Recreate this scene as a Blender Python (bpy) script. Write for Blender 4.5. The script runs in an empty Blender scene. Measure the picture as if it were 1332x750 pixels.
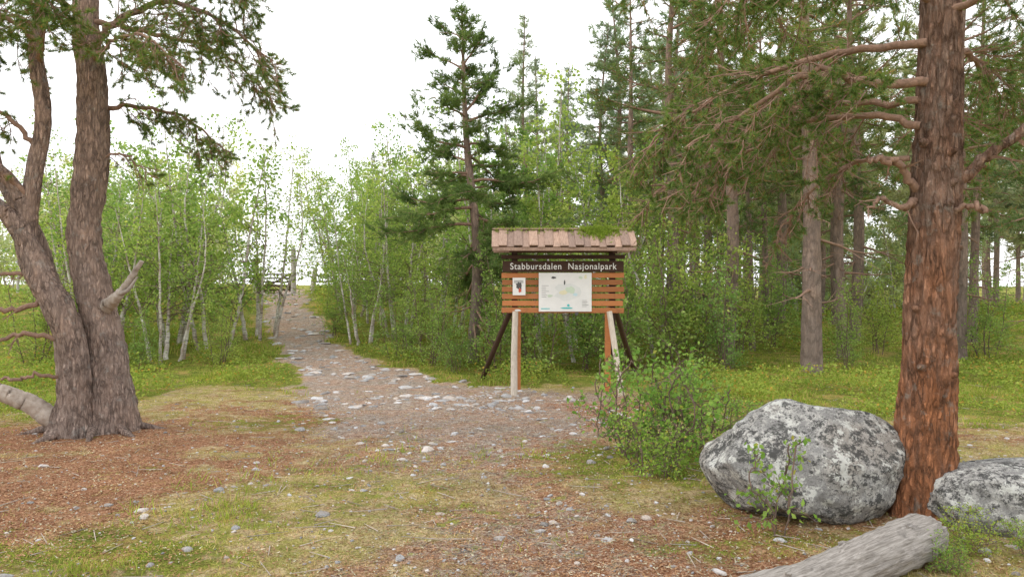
import bpy, math, numpy as np
from mathutils import Vector
scene=bpy.context.scene
R=np.random.default_rng(7)
scene.view_settings.view_transform='Standard'
scene.view_settings.look='None'
scene.view_settings.exposure=0

# ---------------------------------------------------------------- noise
def hsh(i,j,s):
    v=np.sin(i*127.1+j*311.7+s*74.7)*43758.5453
    return v-np.floor(v)
def vn(x,y,s=0):
    x=np.asarray(x,float);y=np.asarray(y,float)
    i=np.floor(x);j=np.floor(y);a=x-i;b=y-j
    a=a*a*(3-2*a);b=b*b*(3-2*b)
    return (hsh(i,j,s)*(1-a)+hsh(i+1,j,s)*a)*(1-b)+(hsh(i,j+1,s)*(1-a)+hsh(i+1,j+1,s)*a)*b
def fbm(x,y,s=0,o=4):
    t=0;am=.5;n=0
    for k in range(o):
        t=t+am*vn(x*2**k,y*2**k,s+k*13);n+=am;am*=.5
    return t/n
def ss(a,b,x):
    t=np.clip((np.asarray(x,float)-a)/(b-a),0,1);return t*t*(3-2*t)
def nrm(v):
    return v/(np.linalg.norm(v,axis=-1,keepdims=True)+1e-9)

# ---------------------------------------------------------------- terrain
PATH=np.array([(-.6,9.5),(-1.6,12),(-2.8,14),(-4,16),(-5.4,20),(-6.6,23.5),(-7.8,27),(-11,38),(-15,55)],float)
PW=np.array([1.7,1.4,.9,.66,.62,.65,.8,1.,1.])
def pathd(x,y):
    best=np.full(np.shape(x),1e9)
    for k in range(len(PATH)-1):
        a=PATH[k];b=PATH[k+1];d=b-a
        t=np.clip(((x-a[0])*d[0]+(y-a[1])*d[1])/(d@d),0,1)
        w=PW[k]*(1-t)+PW[k+1]*t
        best=np.minimum(best,np.hypot(x-a[0]-t*d[0],y-a[1]-t*d[1])/w)
    return best
def HT(x,y):
    x=np.asarray(x,float);y=np.asarray(y,float)
    s=ss(12.5,27,y)
    side=1.37-ss(-3,5,x)*.6
    h=s*side
    far=ss(13,20,y)
    h=h+(fbm(x*.45,y*.45,3)-.5)*(.07+.25*far*ss(1.2,2.5,pathd(x,y)))
    h=h+(fbm(x*2.2,y*2.2,5)-.5)*.05+(fbm(x*9,y*9,8,2)-.5)*.018
    h=h+(fbm(x*.03,y*.03,9)-.5)*3*ss(45,140,y)
    return h
def H1(x,y): return float(HT(np.array([x]),np.array([y]))[0])
def bl(x,y,cx,cy,rx,ry): return np.exp(-(((x-cx)/rx)**2+((y-cy)/ry)**2))
def zones(x,y):
    w=(fbm(x*.9,y*.9,21)-.5);w2=(fbm(x*3.3,y*3.3,23)-.5)
    pd=pathd(x,y)+w*1.3+w2*.9
    bound=np.where(x<-2.5,12.7+w*2.5,12.6+w*2.5)
    bound=np.where(x>1.9,9.6+w*3.5,bound)
    bound=np.where(x<-5.2,9.4+w*2,bound)
    g=ss(-.6,.9,y-bound+w2*1.5)
    g=np.maximum(g,1.1*bl(x,y,1.25,7.2,.95,.95))
    g=np.maximum(g,.9*bl(x,y,-2.35,4.9,.8,.5))
    g=np.maximum(g,.65*bl(x,y,2.2,4.95,1.4,.3))
    g=np.maximum(g,.45*bl(x,y,-1.2,6.2,1.2,.8))
    g=np.maximum(g,.5*bl(x,y,-1.7,5.6,.9,.5))
    g=np.maximum(g,.5*bl(x,y,-3.1,9.3,.9,.6))
    g=g+w*.7+w2*.6
    st=1-ss(.6,1.45,pd)
    st=np.maximum(st,.75*bl(x,y,.4,11.4,1.7,1.0))
    st=np.maximum(st,.55*bl(x,y,-.2,8.3,1.9,3.0))
    st=np.maximum(st,.46*bl(x,y,.1,5.2,1.4,2.0))
    g=g*(1-ss(.25,.7,st)*ss(11,13,y))
    lt=bl(x,y,-3.9,6.7,1.7,1.5)+.9*bl(x,y,-4.4,8.6,1.4,1.0)+bl(x,y,1.1,4.7,1.6,.9)+.85*bl(x,y,.45,11.0,1.9,1.0)
    lt=lt+.8*bl(x,y,.4,7.6,.95,2.1)+.6*bl(x,y,-1.8,10.2,2.4,1.2)+.7*bl(x,y,4.2,9.0,2.2,1.2)+.55*bl(x,y,-3.2,5.0,.6,.8)
    lt=lt+.3*bl(x,y,-1.0,8.2,1.5,1.2)+w*1.2+w2*1.4
    return np.clip(g,0,1),np.clip(lt,0,1),np.clip(st+(w*.3+w2*.5)*(st>.05),0,1)

# ---------------------------------------------------------------- mesh builder
class MB:
    def __init__(s): s.v=[];s.n=0;s.l=[];s.sz=[];s.m=[];s.sm=[]
    def add(s,v,f,mat=0,smooth=False):
        v=np.asarray(v,float).reshape(-1,3);f=np.asarray(f,int)
        if len(f)==0:return
        s.v.append(v);s.l.append((f+s.n).ravel());s.sz.append(np.full(len(f),f.shape[1]))
        s.m.append(np.full(len(f),mat));s.sm.append(np.full(len(f),smooth));s.n+=len(v)
    def mesh(s,name,mats):
        me=bpy.data.meshes.new(name)
        v=np.concatenate(s.v);l=np.concatenate(s.l);sz=np.concatenate(s.sz)
        me.vertices.add(len(v));me.vertices.foreach_set('co',v.ravel().astype(np.float32))
        me.loops.add(len(l));me.loops.foreach_set('vertex_index',l.astype(np.int32))
        me.polygons.add(len(sz))
        st=np.concatenate([[0],np.cumsum(sz)[:-1]])
        me.polygons.foreach_set('loop_start',st.astype(np.int32))
        for m in mats: me.materials.append(m)
        me.polygons.foreach_set('material_index',np.concatenate(s.m).astype(np.int32))
        me.polygons.foreach_set('use_smooth',np.concatenate(s.sm).astype(bool))
        me.update(calc_edges=True)
        return me
    def obj(s,name,mats,parent=None,loc=None):
        return place(s.mesh(name,mats),name,parent,loc)
def place(me,name,parent=None,loc=None,rz=0,sc=1):
    o=bpy.data.objects.new(name,me);scene.collection.objects.link(o)
    if parent: o.parent=parent
    if loc is not None:o.location=loc
    o.rotation_euler=(0,0,rz);o.scale=(sc,sc,sc) if np.isscalar(sc) else sc
    return o
def empty(name,loc=(0,0,0)):
    o=bpy.data.objects.new(name,None);scene.collection.objects.link(o);o.location=loc;o.empty_display_size=.2
    return o
def tube(mb,P,r,sides=8,mat=0,cap=True,rough=0,seed=0,flare=0,rs=1.0):
    P=np.asarray(P,float);r=np.asarray(r,float);n=len(P)
    T=nrm(np.gradient(P,axis=0))
    a=np.array([1.,0,0]) if abs(T[0][0])<.8 else np.array([0,1.,0])
    U=np.zeros((n,3));u=a
    for i in range(n):
        u=u-T[i]*(u@T[i]);u=u/(np.linalg.norm(u)+1e-9);U[i]=u
    W=np.cross(T,U)
    th=np.arange(sides)/sides*2*math.pi
    rr=np.repeat(r[:,None],sides,1)
    L=np.concatenate([[0],np.cumsum(np.linalg.norm(np.diff(P,axis=0),axis=1))])
    if rough>0:
        cx=np.cos(th)[None]*3.2*rs;cy=np.sin(th)[None]*3.2*rs
        zz=L[:,None]*2.2*rs
        q=fbm(cx+zz*.55+seed,cy*1.0+zz*.9+11,seed,4)
        big=fbm(np.cos(th)[None]*.9+L[:,None]*.7+seed,np.sin(th)[None]*.9+L[:,None]*.5,seed+4,2)
        rr=rr*(1+(np.abs(q-.5)*2-.25)*rough+(big-.5)*rough*1.1)
    if flare>0:
        f=np.exp(-L/.22)[:,None]
        rr=rr*(1+flare*f*(.55+.6*np.abs(np.cos(th*2.5+seed))[None]))
    V=P[:,None]+rr[...,None]*(np.cos(th)[None,:,None]*U[:,None]+np.sin(th)[None,:,None]*W[:,None])
    i=np.arange(n-1)[:,None]*sides;j=np.arange(sides)[None];k=(j+1)%sides
    F=np.stack([i+j,i+k,i+sides+k,i+sides+j],-1).reshape(-1,4)
    mb.add(V,F,mat,True)
    if cap:
        vv=np.concatenate([V[-1],[P[-1]]]);f=[[a,(a+1)%sides,sides] for a in range(sides)]
        mb.add(vv,f,mat,False)
        vv=np.concatenate([V[0],[P[0]]]);f=[[(a+1)%sides,a,sides] for a in range(sides)]
        mb.add(vv,f,mat,False)
def segs(mb,A,B,r0,r1,mat=0):
    A=np.asarray(A,float);B=np.asarray(B,float);n=len(A)
    if n==0:return
    d=nrm(B-A);u=nrm(np.cross(d,np.array([.31,.52,.8])));w=np.cross(d,u)
    r0=np.broadcast_to(r0,(n,));r1=np.broadcast_to(r1,(n,))
    V=np.zeros((n,6,3))
    for k in range(3):
        a=k*2.0944;o=math.cos(a)*u+math.sin(a)*w
        V[:,k]=A+o*r0[:,None];V[:,k+3]=B+o*r1[:,None]
    b=np.arange(n)[:,None]*6
    F=np.concatenate([b+np.array([[0,1,4,3]]),b+np.array([[1,2,5,4]]),b+np.array([[2,0,3,5]])])
    mb.add(V,F,mat,False)
def needles(mb,P,D,k,L,w,cone,mat,rng):
    P=np.asarray(P);D=nrm(np.asarray(D));n=len(P)
    if n==0:return
    d=nrm(D[:,None]+cone*rng.normal(size=(n,k,3)))
    base=P[:,None]-D[:,None]*rng.random((n,k,1))*L*.9
    p=nrm(np.cross(d,rng.normal(size=(n,k,3))))*w*.5
    LL=L*rng.uniform(.6,1.15,(n,k,1))
    V=np.stack([base-p,base+p,base+d*LL],2).reshape(-1,3)
    mb.add(V,np.arange(len(V)).reshape(-1,3),mat,False)
def leaves(mb,P,size,mat,rng,up=.3):
    P=np.asarray(P);n=len(P)
    if n==0:return
    N=nrm(rng.normal(size=(n,3))+np.array([0,0,up]))
    u=nrm(np.cross(N,rng.normal(size=(n,3))));v=np.cross(N,u)
    s=(size*rng.uniform(.6,1.25,(n,1)))*.5
    V=np.stack([P-u*s,P-v*s*.72-u*s*.15+N*s*.15,P+u*s,P+v*s*.72-u*s*.15+N*s*.15],1).reshape(-1,3)
    mb.add(V,np.arange(len(V)).reshape(-1,4),mat,False)
def smoothpath(pts,n,rng=None,wob=0):
    pts=np.asarray(pts,float);m=len(pts)
    t=np.linspace(0,m-1,n);out=np.zeros((n,3))
    e=np.vstack([2*pts[0]-pts[1],pts,2*pts[-1]-pts[-2]])
    for q,tt in enumerate(t):
        i=min(int(tt),m-2);f=tt-i
        p0,p1,p2,p3=e[i],e[i+1],e[i+2],e[i+3]
        out[q]=.5*((2*p1)+(-p0+p2)*f+(2*p0-5*p1+4*p2-p3)*f*f+(-p0+3*p1-3*p2+p3)*f**3)
    if rng is not None and wob>0:
        nz=rng.normal(size=(n,3))*wob;nz[0]=0
        out+=nz
    return out
def box(mb,c,s,mat=0,R3=None,bev=0.004):
    s=np.array(s)/2.;b=min(bev,s.min()*.4)
    V=[];idx={}
    for sx in(-1,1):
        for sy in(-1,1):
            for sz in(-1,1):
                for ax in range(3):
                    p=s-b;p[ax]=s[ax];idx[(sx,sy,sz,ax)]=len(V);V.append(p*np.array([sx,sy,sz]))
    V=np.array(V)
    F4=[];F3=[]
    S=(-1,1)
    for q in S:
        F4.append([idx[(q,a,b_,0)] for a,b_ in((-1,-1),(1,-1),(1,1),(-1,1))][::q])
        F4.append([idx[(a,q,b_,1)] for a,b_ in((-1,-1),(-1,1),(1,1),(1,-1))][::q])
        F4.append([idx[(a,b_,q,2)] for a,b_ in((-1,-1),(1,-1),(1,1),(-1,1))][::q])
    for a in S:
        for b_ in S:
            F4.append([idx[(a,b_,-1,0)],idx[(a,b_,-1,1)],idx[(a,b_,1,1)],idx[(a,b_,1,0)]])
            F4.append([idx[(a,-1,b_,0)],idx[(a,-1,b_,2)],idx[(a,1,b_,2)],idx[(a,1,b_,0)]])
            F4.append([idx[(-1,a,b_,1)],idx[(-1,a,b_,2)],idx[(1,a,b_,2)],idx[(1,a,b_,1)]])
            for c_ in S: F3.append([idx[(a,b_,c_,0)],idx[(a,b_,c_,1)],idx[(a,b_,c_,2)]])
    if R3 is not None: V=V@np.asarray(R3).T
    V=V+np.array(c)
    mb.add(V,F4,mat);mb.add(V,F3,mat)

# ---------------------------------------------------------------- materials
def newmat(name):
    m=bpy.data.materials.new(name);m.use_nodes=True;nt=m.node_tree;nt.nodes.clear()
    return m,nt,nt.nodes,nt.links
def mixc(nt,f,a,b,bt='MIX'):
    n=nt.nodes.new('ShaderNodeMix');n.data_type='RGBA';n.blend_type=bt
    for s,v in((n.inputs[0],f),(n.inputs[6],a),(n.inputs[7],b)):
        if isinstance(v,bpy.types.NodeSocket): nt.links.new(v,s)
        elif isinstance(v,(tuple,list)): s.default_value=(*v[:3],1)
        else: s.default_value=v
    return n.outputs[2]
def mth(nt,op,a,b=0.,clamp=False):
    n=nt.nodes.new('ShaderNodeMath');n.operation=op;n.use_clamp=clamp
    for s,v in((n.inputs[0],a),(n.inputs[1],b)):
        if isinstance(v,bpy.types.NodeSocket): nt.links.new(v,s)
        else: s.default_value=v
    return n.outputs[0]
def noise(nt,vec,scale,detail=4,rough=.6):
    n=nt.nodes.new('ShaderNodeTexNoise');n.inputs['Scale'].default_value=scale;n.inputs['Detail'].default_value=detail;n.inputs['Roughness'].default_value=rough
    if vec is not None: nt.links.new(vec,n.inputs['Vector'])
    return n.outputs['Fac']
def mapr(nt,v,a,b,c=0.,d=1.):
    n=nt.nodes.new('ShaderNodeMapRange');nt.links.new(v,n.inputs[0])
    for i,q in enumerate((a,b,c,d)): n.inputs[i+1].default_value=q
    return n.outputs[0]
def coords(nt,scale=(1,1,1)):
    tc=nt.nodes.new('ShaderNodeTexCoord');mp=nt.nodes.new('ShaderNodeMapping')
    mp.inputs['Scale'].default_value=scale;nt.links.new(tc.outputs['Object'],mp.inputs['Vector']);return mp.outputs[0]
def finish(nt,col,rough=.9,bump=None,bs=.5,bd=.02,spec=.2):
    p=nt.nodes.new('ShaderNodeBsdfPrincipled');o=nt.nodes.new('ShaderNodeOutputMaterial')
    if isinstance(col,bpy.types.NodeSocket): nt.links.new(col,p.inputs['Base Color'])
    else: p.inputs['Base Color'].default_value=(*col,1)
    p.inputs['Roughness'].default_value=rough
    p.inputs['Specular IOR Level'].default_value=spec
    if bump is not None:
        b=nt.nodes.new('ShaderNodeBump');b.inputs['Strength'].default_value=bs;b.inputs['Distance'].default_value=bd
        nt.links.new(bump,b.inputs['Height']);nt.links.new(b.outputs[0],p.inputs['Normal'])
    nt.links.new(p.outputs[0],o.inputs[0])
def foliage(name,c1,c2,tr=.4,c3=None,f3=.06):
    m,nt,ns,ln=newmat(name)
    g=ns.new('ShaderNodeNewGeometry');oi=ns.new('ShaderNodeObjectInfo')
    col=mixc(nt,g.outputs['Random Per Island'],c1,c2)
    if c3: col=mixc(nt,mth(nt,'LESS_THAN',mth(nt,'FRACT',mth(nt,'MULTIPLY',g.outputs['Random Per Island'],37.3)),f3),col,c3)
    cl=noise(nt,coords(nt),1.3,2)
    col=mixc(nt,1.,col,mixc(nt,mapr(nt,cl,.3,.7),(.70,.75,.74),(1.24,1.18,1.1)),'MULTIPLY')
    col=mixc(nt,1.,col,mixc(nt,oi.outputs['Random'],(.74,.86,.9),(1.24,1.12,1.)),'MULTIPLY')
    d=ns.new('ShaderNodeBsdfDiffuse');t=ns.new('ShaderNodeBsdfTranslucent');mx=ns.new('ShaderNodeMixShader')
    mx.inputs[0].default_value=tr
    ln.new(col,d.inputs[0]);ln.new(mixc(nt,1.,col,(1.2,1.2,.78),'MULTIPLY'),t.inputs[0]);ln.new(d.outputs[0],mx.inputs[1]);ln.new(t.outputs[0],mx.inputs[2])
    o=ns.new('ShaderNodeOutputMaterial');ln.new(mx.outputs[0],o.inputs[0]);return m
def bark(name,lo,hi,crack,zs=.28,sc=13,zl=0.,zh=4.,bs=1.,lich=None,ck=.6):
    m,nt,ns,ln=newmat(name)
    c=coords(nt,(1,1,zs))
    w=ns.new('ShaderNodeTexNoise');w.inputs['Scale'].default_value=11;w.inputs['Detail'].default_value=6;w.inputs['Roughness'].default_value=.75;ln.new(c,w.inputs['Vector'])
    av=ns.new('ShaderNodeVectorMath');av.operation='MULTIPLY_ADD';ln.new(w.outputs['Color'],av.inputs[0]);av.inputs[1].default_value=(1.9/sc,)*3;ln.new(c,av.inputs[2])
    def edge(s,wd):
        vo=ns.new('ShaderNodeTexVoronoi');vo.feature='DISTANCE_TO_EDGE';vo.inputs['Scale'].default_value=s;ln.new(av.outputs[0],vo.inputs['Vector'])
        return mapr(nt,vo.outputs['Distance'],0,wd)
    vc=ns.new('ShaderNodeTexVoronoi');vc.inputs['Scale'].default_value=sc;ln.new(av.outputs[0],vc.inputs['Vector'])
    e=mth(nt,'MULTIPLY',edge(sc,.17),mth(nt,'ADD',mth(nt,'MULTIPLY',edge(sc*2.1,.25),.45),.55))
    tc=ns.new('ShaderNodeTexCoord');sp=ns.new('ShaderNodeSeparateXYZ');ln.new(tc.outputs['Object'],sp.inputs[0])
    big=noise(nt,coords(nt,(1,1,.45)),3.6,5,.65)
    zf=mth(nt,'ADD',mapr(nt,sp.outputs[2],zl,zh),mth(nt,'MULTIPLY',mth(nt,'SUBTRACT',big,.5),2.4),True)
    col=mixc(nt,zf,lo,hi)
    sv=ns.new('ShaderNodeSeparateColor');ln.new(vc.outputs['Color'],sv.inputs[0])
    col=mixc(nt,mth(nt,'MULTIPLY',sv.outputs[0],.5),col,mixc(nt,1.,col,(1.5,1.5,1.5),'MULTIPLY'))
    col=mixc(nt,mth(nt,'MULTIPLY',sv.outputs[1],.35),col,tuple(q*.6 for q in lo))
    fine=noise(nt,coords(nt,(1,1,zs*.7)),46,7,.8)
    col=mixc(nt,mapr(nt,fine,.38,.6,.5,.0),col,tuple(q*.5 for q in lo))
    gr=noise(nt,coords(nt,(1,1,.2)),15,5,.7)
    col=mixc(nt,mapr(nt,gr,.5,.66,0,.4),col,tuple(q*.6+.04 for q in hi))
    cm=mapr(nt,noise(nt,coords(nt),6,4),.35,.6,.3,1.)
    col=mixc(nt,mth(nt,'MULTIPLY',mth(nt,'MULTIPLY',mth(nt,'SUBTRACT',1.,e),ck),cm),col,crack)
    if lich: col=mixc(nt,mapr(nt,noise(nt,coords(nt),9,5,.7),.57,.68,0,.5),col,lich)
    bmp=mth(nt,'ADD',e,mth(nt,'MULTIPLY',fine,.9))
    finish(nt,col,.95,bmp,bs,.022,.1);return m
def wood(name,a,b,sc=(1,14,14),bs=.4,dark=(.05,.04,.03)):
    m,nt,ns,ln=newmat(name)
    c=coords(nt,sc);n1=noise(nt,c,4,6,.65);g=ns.new('ShaderNodeNewGeometry')
    col=mixc(nt,mapr(nt,n1,.3,.7),a,b)
    col=mixc(nt,1.,col,mixc(nt,g.outputs['Random Per Island'],(.7,.7,.72),(1.2,1.15,1.1)),'MULTIPLY')
    col=mixc(nt,mapr(nt,noise(nt,coords(nt),7,5,.7),.56,.75,0,.6),col,dark)
    finish(nt,col,.85,n1,bs,.006,.2);return m

M_bark_r=bark('pine_bark_red',(.62,.265,.13),(.42,.31,.25),(.08,.045,.03),.24,21,.5,2.5,1.,(.42,.40,.35),.9)
M_bark_l=bark('pine_bark_grey',(.52,.40,.34),(.68,.45,.34),(.13,.095,.08),.24,24,.2,4.5,1.,(.52,.50,.46),.9)
M_bark_m=bark('pine_bark_far',(.34,.265,.225),(.46,.31,.23),(.13,.10,.085),.3,14,.5,5,.8,None,.7)
M_twig=bark('pine_twig',(.34,.22,.165),(.38,.235,.17),(.16,.11,.08),1,20,0,3,.3)
M_deadwood=wood('dead_branch_wood',(.44,.40,.36),(.29,.24,.20),(6,6,6),.6)
def birchbark():
    m,nt,ns,ln=newmat('birch_bark')
    n1=noise(nt,coords(nt,(2,2,18)),3,4,.6);n2=noise(nt,coords(nt),2.5,3)
    col=mixc(nt,mapr(nt,n2,.42,.62),(.66,.62,.57),(.38,.30,.25))
    col=mixc(nt,mapr(nt,n1,.54,.64),col,(.09,.075,.06))
    finish(nt,col,.8,n1,.3,.01);return m
M_birch=birchbark()
M_btwig=bark('birch_twig',(.20,.14,.11),(.24,.17,.13),(.09,.07,.055),1,20,0,3,.2)
F_pine=foliage('pine_needles',(.10,.16,.07),(.21,.28,.11),.4,(.36,.20,.10),.06)
F_pine_n=foliage('pine_needles_near',(.10,.175,.055),(.24,.34,.11),.4,(.40,.21,.10),.09)
F_spruce=foliage('spruce_needles',(.09,.16,.065),(.19,.28,.10),.35)
F_pine_far=foliage('pine_needles_hazy',(.28,.34,.23),(.42,.47,.32),.45)  # paler needles for far pines: distance haze put into the colour
F_birch=foliage('birch_leaves',(.21,.34,.08),(.44,.55,.19),.5)
F_birch_far=foliage('birch_leaves_hazy',(.38,.47,.26),(.54,.61,.38),.5)  # aerial haze painted as a lighter leaf colour on far birches
F_bush=foliage('bush_leaves',(.18,.33,.06),(.42,.55,.15),.5,(.5,.45,.10),.05)
F_grass=foliage('grass_green',(.18,.28,.04),(.40,.46,.11),.35,(.47,.38,.17),.18)
F_dry=foliage('grass_dry',(.46,.37,.16),(.68,.58,.31),.3,(.28,.33,.08),.28)
F_litter=foliage('needle_litter',(.24,.105,.055),(.56,.30,.17),.0,(.60,.48,.35),.16)
F_under=foliage('undergrowth_leaves',(.17,.27,.05),(.38,.46,.12),.4,(.46,.33,.09),.08)
F_moss=foliage('roof_moss_green',(.20,.30,.04),(.38,.46,.10),.3)

def ground_mat():
    m,nt,ns,ln=newmat('forest_floor')
    a=ns.new('ShaderNodeAttribute');a.attribute_name='zones'
    s=ns.new('ShaderNodeSeparateColor');ln.new(a.outputs['Color'],s.inputs[0])
    c=coords(nt)
    n1=noise(nt,c,2.2,6,.65);n2=noise(nt,c,14,6,.7);n3=noise(nt,c,60,5,.75);n4=noise(nt,c,5.5,7,.72)
    dry=mixc(nt,mapr(nt,n2,.35,.65),(.38,.27,.13),(.64,.53,.32))
    dry=mixc(nt,mapr(nt,n4,.44,.56),dry,(.37,.35,.10))
    lit=mixc(nt,mapr(nt,n2,.35,.65),(.27,.12,.065),(.50,.26,.15))
    lit=mixc(nt,mapr(nt,n3,.52,.64,0,.7),lit,(.60,.46,.33))
    grn=mixc(nt,mapr(nt,n4,.35,.65),(.12,.18,.03),(.32,.35,.07))
    grn=mixc(nt,mapr(nt,n1,.50,.62,0,.8),grn,(.42,.29,.11))
    sto=mixc(nt,mapr(nt,n2,.35,.65),(.33,.26,.21),(.64,.59,.53))
    def thr(ch,k=2.4,lo=.30,hi=.64):
        v=mth(nt,'ADD',ch,mth(nt,'MULTIPLY',mth(nt,'SUBTRACT',n4,.5),k))
        v=mth(nt,'ADD',v,mth(nt,'MULTIPLY',mth(nt,'SUBTRACT',n3,.5),1.2))
        return mapr(nt,v,lo,hi)
    col=mixc(nt,thr(s.outputs[1]),dry,lit)
    col=mixc(nt,thr(s.outputs[2]),col,mixc(nt,mapr(nt,n1,.4,.6,.05,.55),sto,lit))
    col=mixc(nt,thr(s.outputs[0]),col,grn)
    col=mixc(nt,1.,col,mixc(nt,mapr(nt,n3,.36,.64),(.40,.37,.35),(1.30,1.30,1.30)),'MULTIPLY')
    col=mixc(nt,1.,col,mixc(nt,mapr(nt,n1,.3,.7),(.78,.75,.72),(1.16,1.16,1.14)),'MULTIPLY')
    b=mth(nt,'ADD',n2,mth(nt,'MULTIPLY',n3,.6))
    finish(nt,col,.97,b,1.,.04,.05);return m

def axis(lo,hi,step,far0,far1):
    c=list(np.arange(lo,hi,step));d=step;x=c[-1]
    while x<far1: d*=1.09;x+=d;c.append(x)
    d=step;x=lo;pre=[]
    while x>far0: d*=1.09;x-=d;pre.append(x)
    return np.array(pre[::-1]+c)
xs=axis(-6.5,6.5,.045,-900,900);ys=axis(3.6,15,.045,-120,1200)
X,Y=np.meshgrid(xs,ys)
Z=HT(X,Y);nx=len(xs);ny=len(ys)
mb=MB()
i=np.arange(ny-1)[:,None]*nx;j=np.arange(nx-1)[None]
mb.add(np.stack([X,Y,Z],-1),np.stack([i+j,i+j+1,i+nx+j+1,i+nx+j],-1).reshape(-1,4),0,True)
ground=mb.obj('forest_ground',[ground_mat()])
g,l,s_=zones(X,Y)
at=ground.data.color_attributes.new('zones','FLOAT_COLOR','POINT')
at.data.foreach_set('color',np.stack([g,l,s_,np.ones_like(g)],-1).astype(np.float32).ravel())

# ---------------------------------------------------------------- ground cover
def fan(n,y0,y1,rng,p=1.0,sp=.72):
    u=rng.random(n)
    if p==1: y=y0*(y1/y0)**u
    else: y=y0+(y1-y0)*u
    x=rng.uniform(-1,1,n)*(sp*y+.6);return x,y
BOUL=[(2.12,5.85,.66,.5),(3.6,5.45,.6,.4)]
def blades(mb,x,y,h,w,mat,rng,lean=.5):
    n=len(x);z=HT(x,y)-.005
    P=np.stack([x,y,z],-1)
    a=rng.uniform(0,2*math.pi,n);p=np.stack([np.cos(a),np.sin(a),0*a],-1)*(w*.5)[:,None]
    d=np.stack([rng.normal(size=n)*lean,rng.normal(size=n)*lean,np.ones(n)],-1);d=nrm(d)
    T=P+d*h[:,None];M=P+d*h[:,None]*.5+np.array([0,0,1])*(h*.08)[:,None]
    V=np.stack([P-p,P+p,M+p*.8,T,M-p*.8],1).reshape(-1,3)
    b=np.arange(n)[:,None]*5
    mb.add(V,np.concatenate([b+np.array([[0,1,2,4]])]),mat);
    mb.add(V,b+np.array([[4,2,3]]),mat)
mb=MB()
x,y=fan(380000,3.8,22,R)
g,l,s_=zones(x,y);cl=fbm(x*2.5,y*2.5,31);cl2=fbm(x*.8,y*.8,37)
pg=np.clip(g*1.3-.25,0,1)*ss(.38,.62,cl);keep=R.random(len(x))<pg*.9
for bx,by,rx,ry in BOUL: keep&=(((x-bx)/rx)**2+((y-by)/ry)**2>.8)
xk,yk=x[keep],y[keep]
tall=(.02+.08*ss(.4,.7,cl2[keep]))*R.uniform(.4,1.5,len(xk))*(1+.5*ss(12,16,yk))
blades(mb,xk,yk,tall,.003+.00065*yk,0,R,.6)
x,y=fan(300000,3.8,13,R)
g,l,s_=zones(x,y);cl=fbm(x*3.2,y*3.2,41)
pdn=np.clip(1-g*.8,0,1)*np.clip(1.05-l*1.1,0.06,1)*np.clip(1-s_*.9,0.06,1)*ss(.40,.62,cl)*.75
keep=R.random(len(x))<pdn
xk,yk=x[keep],y[keep]
blades(mb,xk,yk,.026*R.uniform(.4,1.6,len(xk)),.0025+.0004*yk,1,R,1.5)
mb.obj('grass',[F_grass,F_dry])
mb=MB();x,y=fan(140000,3.8,13,R);g,l,s_=zones(x,y)
keep=R.random(len(x))<np.clip(l*1.1+.2,0,1)
x,y=x[keep],y[keep];n=len(x);z=HT(x,y)+R.uniform(.002,.012,n)
a=R.uniform(0,6.28,n);L=R.uniform(.008,.035,n);d=np.stack([np.cos(a),np.sin(a),R.normal(size=n)*.25],-1)
p=np.stack([-np.sin(a),np.cos(a),R.normal(size=n)*.3],-1)*(R.uniform(.0012,.006,n)+.0002*y)[:,None]
P=np.stack([x,y,z],-1)
V=np.stack([P-p,P+d*L[:,None]*.5-p*.2,P+d*L[:,None],P+p],1)
mb.add(V,np.arange(n*4).reshape(-1,4),0);mb.obj('needle_litter',[F_litter])
mb=MB();x,y=fan(300000,8.5,34,R,1,.75);g,l,s_=zones(x,y)
cl=fbm(x*.9,y*.9,51);keep=(R.random(len(x))<ss(.42,.62,cl)*g)&(s_<.2)&(g>.6)&(y>9.8)
x,y=x[keep],y[keep];cl=cl[keep]
hh=R.random(len(x))*(.05+.36*ss(.45,.75,cl))
P=np.stack([x,y,HT(x,y)+hh],-1)
leaves(mb,P,(.022+.0019*y)[:,None],0,R,1.2);mb.obj('undergrowth',[F_under])
mb=MB();x,y=fan(600,4,13,R);a=R.uniform(0,6.28,600);L=R.uniform(.04,.28,600)
A=np.stack([x,y,HT(x,y)+.008],-1);x2=x+np.cos(a)*L;y2=y+np.sin(a)*L
segs(mb,A,np.stack([x2,y2,HT(x2,y2)+.012],-1),.004,.002);mb.obj('fallen_twigs',[M_deadwood])

# stones
def ico(sub):
    import bmesh
    bm=bmesh.new();bmesh.ops.create_icosphere(bm,subdivisions=sub,radius=1)
    v=np.array([q.co[:] for q in bm.verts]);f=np.array([[w.index for w in q.verts] for q in bm.faces]);bm.free();return v,f
def rockverts(v,rng,cuts=9,amt=.75):
    v=v.copy()
    for k in range(cuts):
        n=nrm(rng.normal(size=3));d=rng.uniform(amt,.97);t=v@n
        v-=np.maximum(t-d,0)[:,None]*n*.9
    return v
def stone_mat(name,a,b,c,spk=.0,sc=1.,dark=(.05,.05,.05)):
    m,nt,ns,ln=newmat(name);co=coords(nt);g=ns.new('ShaderNodeNewGeometry')
    n1=noise(nt,co,4*sc,8,.72);n2=noise(nt,co,26*sc,6,.75);n3=noise(nt,co,1.7*sc,4,.6)
    col=mixc(nt,mapr(nt,n1,.38,.6),a,b)
    col=mixc(nt,mapr(nt,n3,.45,.6),col,c)
    col=mixc(nt,mapr(nt,n2,.5,.62,0,spk),col,dark)
    col=mixc(nt,1.,col,mixc(nt,g.outputs['Random Per Island'],(.5,.5,.5),(1.3,1.3,1.32)),'MULTIPLY')
    finish(nt,col,.9,mth(nt,'ADD',n1,mth(nt,'MULTIPLY',n2,.35)),.8,.03,.2);return m
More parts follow.
